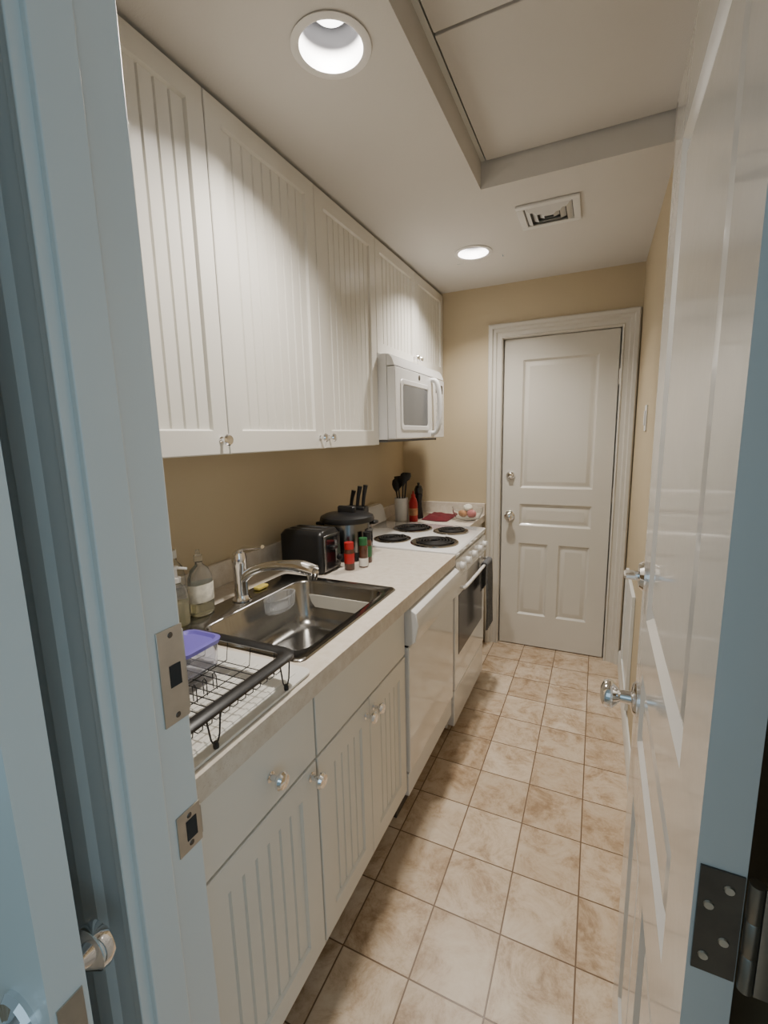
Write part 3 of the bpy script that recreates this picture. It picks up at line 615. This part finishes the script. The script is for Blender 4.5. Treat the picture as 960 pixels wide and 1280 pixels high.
MB().loops([rr_yz(2.122,2.488,1.505,1.705,.02,xm+.0006),rr_yz(2.122,2.488,1.505,1.705,.02,xm+.0018)]).obj("window",M_window,dr)
m=MB(); m.tube([(xm-.002,2.560,1.465),(xm+.026,2.563,1.475),(xm+.042,2.566,1.53),(xm+.046,2.567,1.615),(xm+.042,2.566,1.70),(xm+.026,2.563,1.755),(xm-.002,2.560,1.765)],.0145,14,smooth=5); m.obj("handle",M_white2,dr)
m=MB(); m.box((xm-.044,2.609,z0+.014),(xm-.002,y1,1.782)); cp=m.obj("control_panel",M_white,t,bevel=.004)
MB().box((xm-.0022,2.64,1.70),(xm-.0012,2.77,1.75)).obj("display",M_owin,cp)
for i in range(5):
    for j in range(3): MB().box((xm-.0022,2.645+j*.043,1.49+i*.038),(xm-.0008,2.678+j*.043,1.515+i*.038)).obj("button",M_label,cp)
MB().lathe([(.014,0),(.014,.0012)],(xm+.0002,2.36,1.757),(1,0,0),n=24).obj("badge",M_hinge,dr)
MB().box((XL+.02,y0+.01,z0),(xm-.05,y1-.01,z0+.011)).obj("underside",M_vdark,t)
# ---------------------------------------------------------------- items on far counter
ux,uy=-1.125,2.66
t=thing("utensil_crock","white ceramic crock holding black cooking utensils","utensil holder",(ux,uy,ZCT))
MB().lathe([(.040,.001),(.043,.004),(.043,.15),(.039,.15),(.038,.012),(.001,.012)],(ux,uy,ZCT),n=32).obj("crock",M_white2,t)
for i,(dx,dy,hh,kind) in enumerate(((.010,-.010,.30,0),(-.012,.010,.27,1),(.012,.012,.33,2),(-.01,-.012,.25,0))):
    m=MB(); b0=Vector((ux+dx*.5,uy+dy*.5,ZCT+.016)); tp=Vector((ux+dx*2.2,uy+dy*2.2,ZCT+hh*.78))
    m.tube([b0,tp],.005,8)
    dirv=(tp-b0).normalized()
    if kind==0: m.lathe([(.004,-.01),(.020,.02),(.024,.045),(.016,.07),(.002,.08)],tp,dirv,n=16,sy=.35)
    elif kind==1: m.lathe([(.004,-.01),(.024,.01),(.026,.07),(.024,.075)],tp,dirv,n=4,sy=.2)
    else: m.lathe([(.004,-.005),(.02,.008),(.028,.03),(.024,.05),(.020,.03),(.01,.015)],tp,dirv,n=16)
    nm=("cooking_spoon","spatula","ladle")[kind]
    tag(m.obj(nm,M_black,org=b0),"black nylon %s standing in white crock"%nm.replace("_"," "),nm.replace("_"," "))
t=thing("sauce_bottle","red sauce bottle with orange-red label","bottle",(-1.045,2.66,ZCT))
MB().lathe([(.026,.001),(.028,.004),(.028,.12),(.02,.145),(.013,.155)],(-1.045,2.665,ZCT),n=24).obj("bottle",M_red,t)
MB().lathe([(.014,.155),(.014,.172),(.006,.178),(.004,.195),(.001,.196)],(-1.045,2.665,ZCT),n=20).obj("cap",M_red,t)
MB().lathe([(.0284,.04),(.0286,.041),(.0286,.085),(.0284,.086)],(-1.045,2.665,ZCT),n=24,cap0=False,cap1=False).obj("label",M_snack,t)
t=thing("pepper_grinder","tall black pepper grinder","grinder",(-1.05,2.775,ZCT))
MB().lathe([(.028,.001),(.03,.01),(.024,.06),(.020,.11),(.026,.15),(.027,.16)],(-1.05,2.775,ZCT),n=24).obj("body",M_black,t)
MB().lathe([(.02,.16),(.028,.165),(.029,.19),(.02,.215),(.008,.222),(.009,.235),(.001,.238)],(-1.05,2.775,ZCT),n=24).obj("head",M_blackg,t)
m=MB(); 
N=14; vs=[]
for i in range(N+1):
    for j in range(N+1):
        x=-1.01+.175*i/N; y=2.70+.23*j/N
        ed=min(i,j,N-i,N-j)/N*8; z=ZCT+.004+min(1,ed)*(.022+.014*noise.noise(Vector((x*22,y*22,0))))
        vs.append((x,y+.01*sin(x*30),z))
fs=[(i*(N+1)+j,(i+1)*(N+1)+j,(i+1)*(N+1)+j+1,i*(N+1)+j+1) for i in range(N) for j in range(N)]
m.add(vs,fs); o=m.obj("kitchen_cloth",M_redd,org=(-.90,2.81,ZCT),ang=80); tag(o,"dark red crumpled kitchen cloth on the counter","cloth")
gb=(-.778+.0,2.80); gb=(-.775,2.86)
gb=(-.728,2.80)
t=thing("glass_bowl","clear glass bowl holding wrapped snacks","bowl",(gb[0],gb[1],ZCT))
MB().lathe([(.045,.001),(.075,.015),(.095,.055),(.098,.085),(.095,.085),(.091,.056),(.071,.018),(.001,.008)],(*gb,ZCT),n=36).obj("bowl",M_glass,t)
for i,(dx,dy,dz,mt,nm,lb) in enumerate(((-.028,-.02,.045,M_snack,"snack_packet","brown wrapped snack in the glass bowl"),(.03,-.018,.046,M_pink,"snack_packet","pink wrapped snack in the glass bowl"),(.0,.032,.048,M_snack,"snack_packet","brown wrapped snack in the glass bowl"),(.002,-.005,.082,M_label2,"snack_packet","cream wrapped snack on top of the pile"))):
    m=MB(); m.lathe([(.004,-.030),(.018,-.024),(.024,-.008),(.025,.008),(.018,.024),(.004,.030)],(gb[0]+dx,gb[1]+dy,ZCT+dz),(1,.4*i-.5,.1),n=14,sy=.7)
    tag(m.obj(nm,mt,org=(gb[0]+dx,gb[1]+dy,ZCT+dz)),lb,"snack")
# ---------------------------------------------------------------- lights
def area(name,loc,rot,sx,sy,e,col,shape='RECTANGLE',spread=pi):
    l=bpy.data.lights.new(name,'AREA'); l.shape=shape; l.size=sx; l.size_y=sy; l.energy=e; l.color=col; l.spread=spread
    o=bpy.data.objects.new(name,l); o.location=loc; o.rotation_euler=rot; COL.objects.link(o); return o
for cx,cy in CANS:
    area("downlight_lamp",(cx,cy,ZC+.057),(0,0,0),.075,.075,17,(1,.93,.835),'DISK',radians(150))
area("hall_window_light",(-.35,-1.5,1.7),(radians(90),0,0),1.6,1.4,5,(.52,.80,1.0))
o=area("hall_side_fill_light",(1.25,-.75,1.5),(0,0,0),1.0,1.4,7,(.52,.80,1.0))  # added blue fill lamp, lightens the dark gap at the left door casing
o.rotation_euler=(Vector((-.48,.28,1.3))-Vector(o.location)).to_track_quat('-Z','Y').to_euler()
wd=bpy.data.worlds.new("world"); bpy.context.scene.world=wd; wd.use_nodes=True
bg=wd.node_tree.nodes["Background"]; bg.inputs[0].default_value=(.46,.66,.76,1); bg.inputs[1].default_value=.36
# ---------------------------------------------------------------- camera
cd=bpy.data.cameras.new("camera"); cd.sensor_width=36; cd.lens=567.43/1280*36; cd.clip_start=.02
co=bpy.data.objects.new("camera",cd); co.location=(0,0,1.454); co.rotation_euler=(1.4056,.0231,.4354); COL.objects.link(co)
bpy.context.scene.camera=co
for o in bpy.data.objects:
    if "_o" in o: del o["_o"]
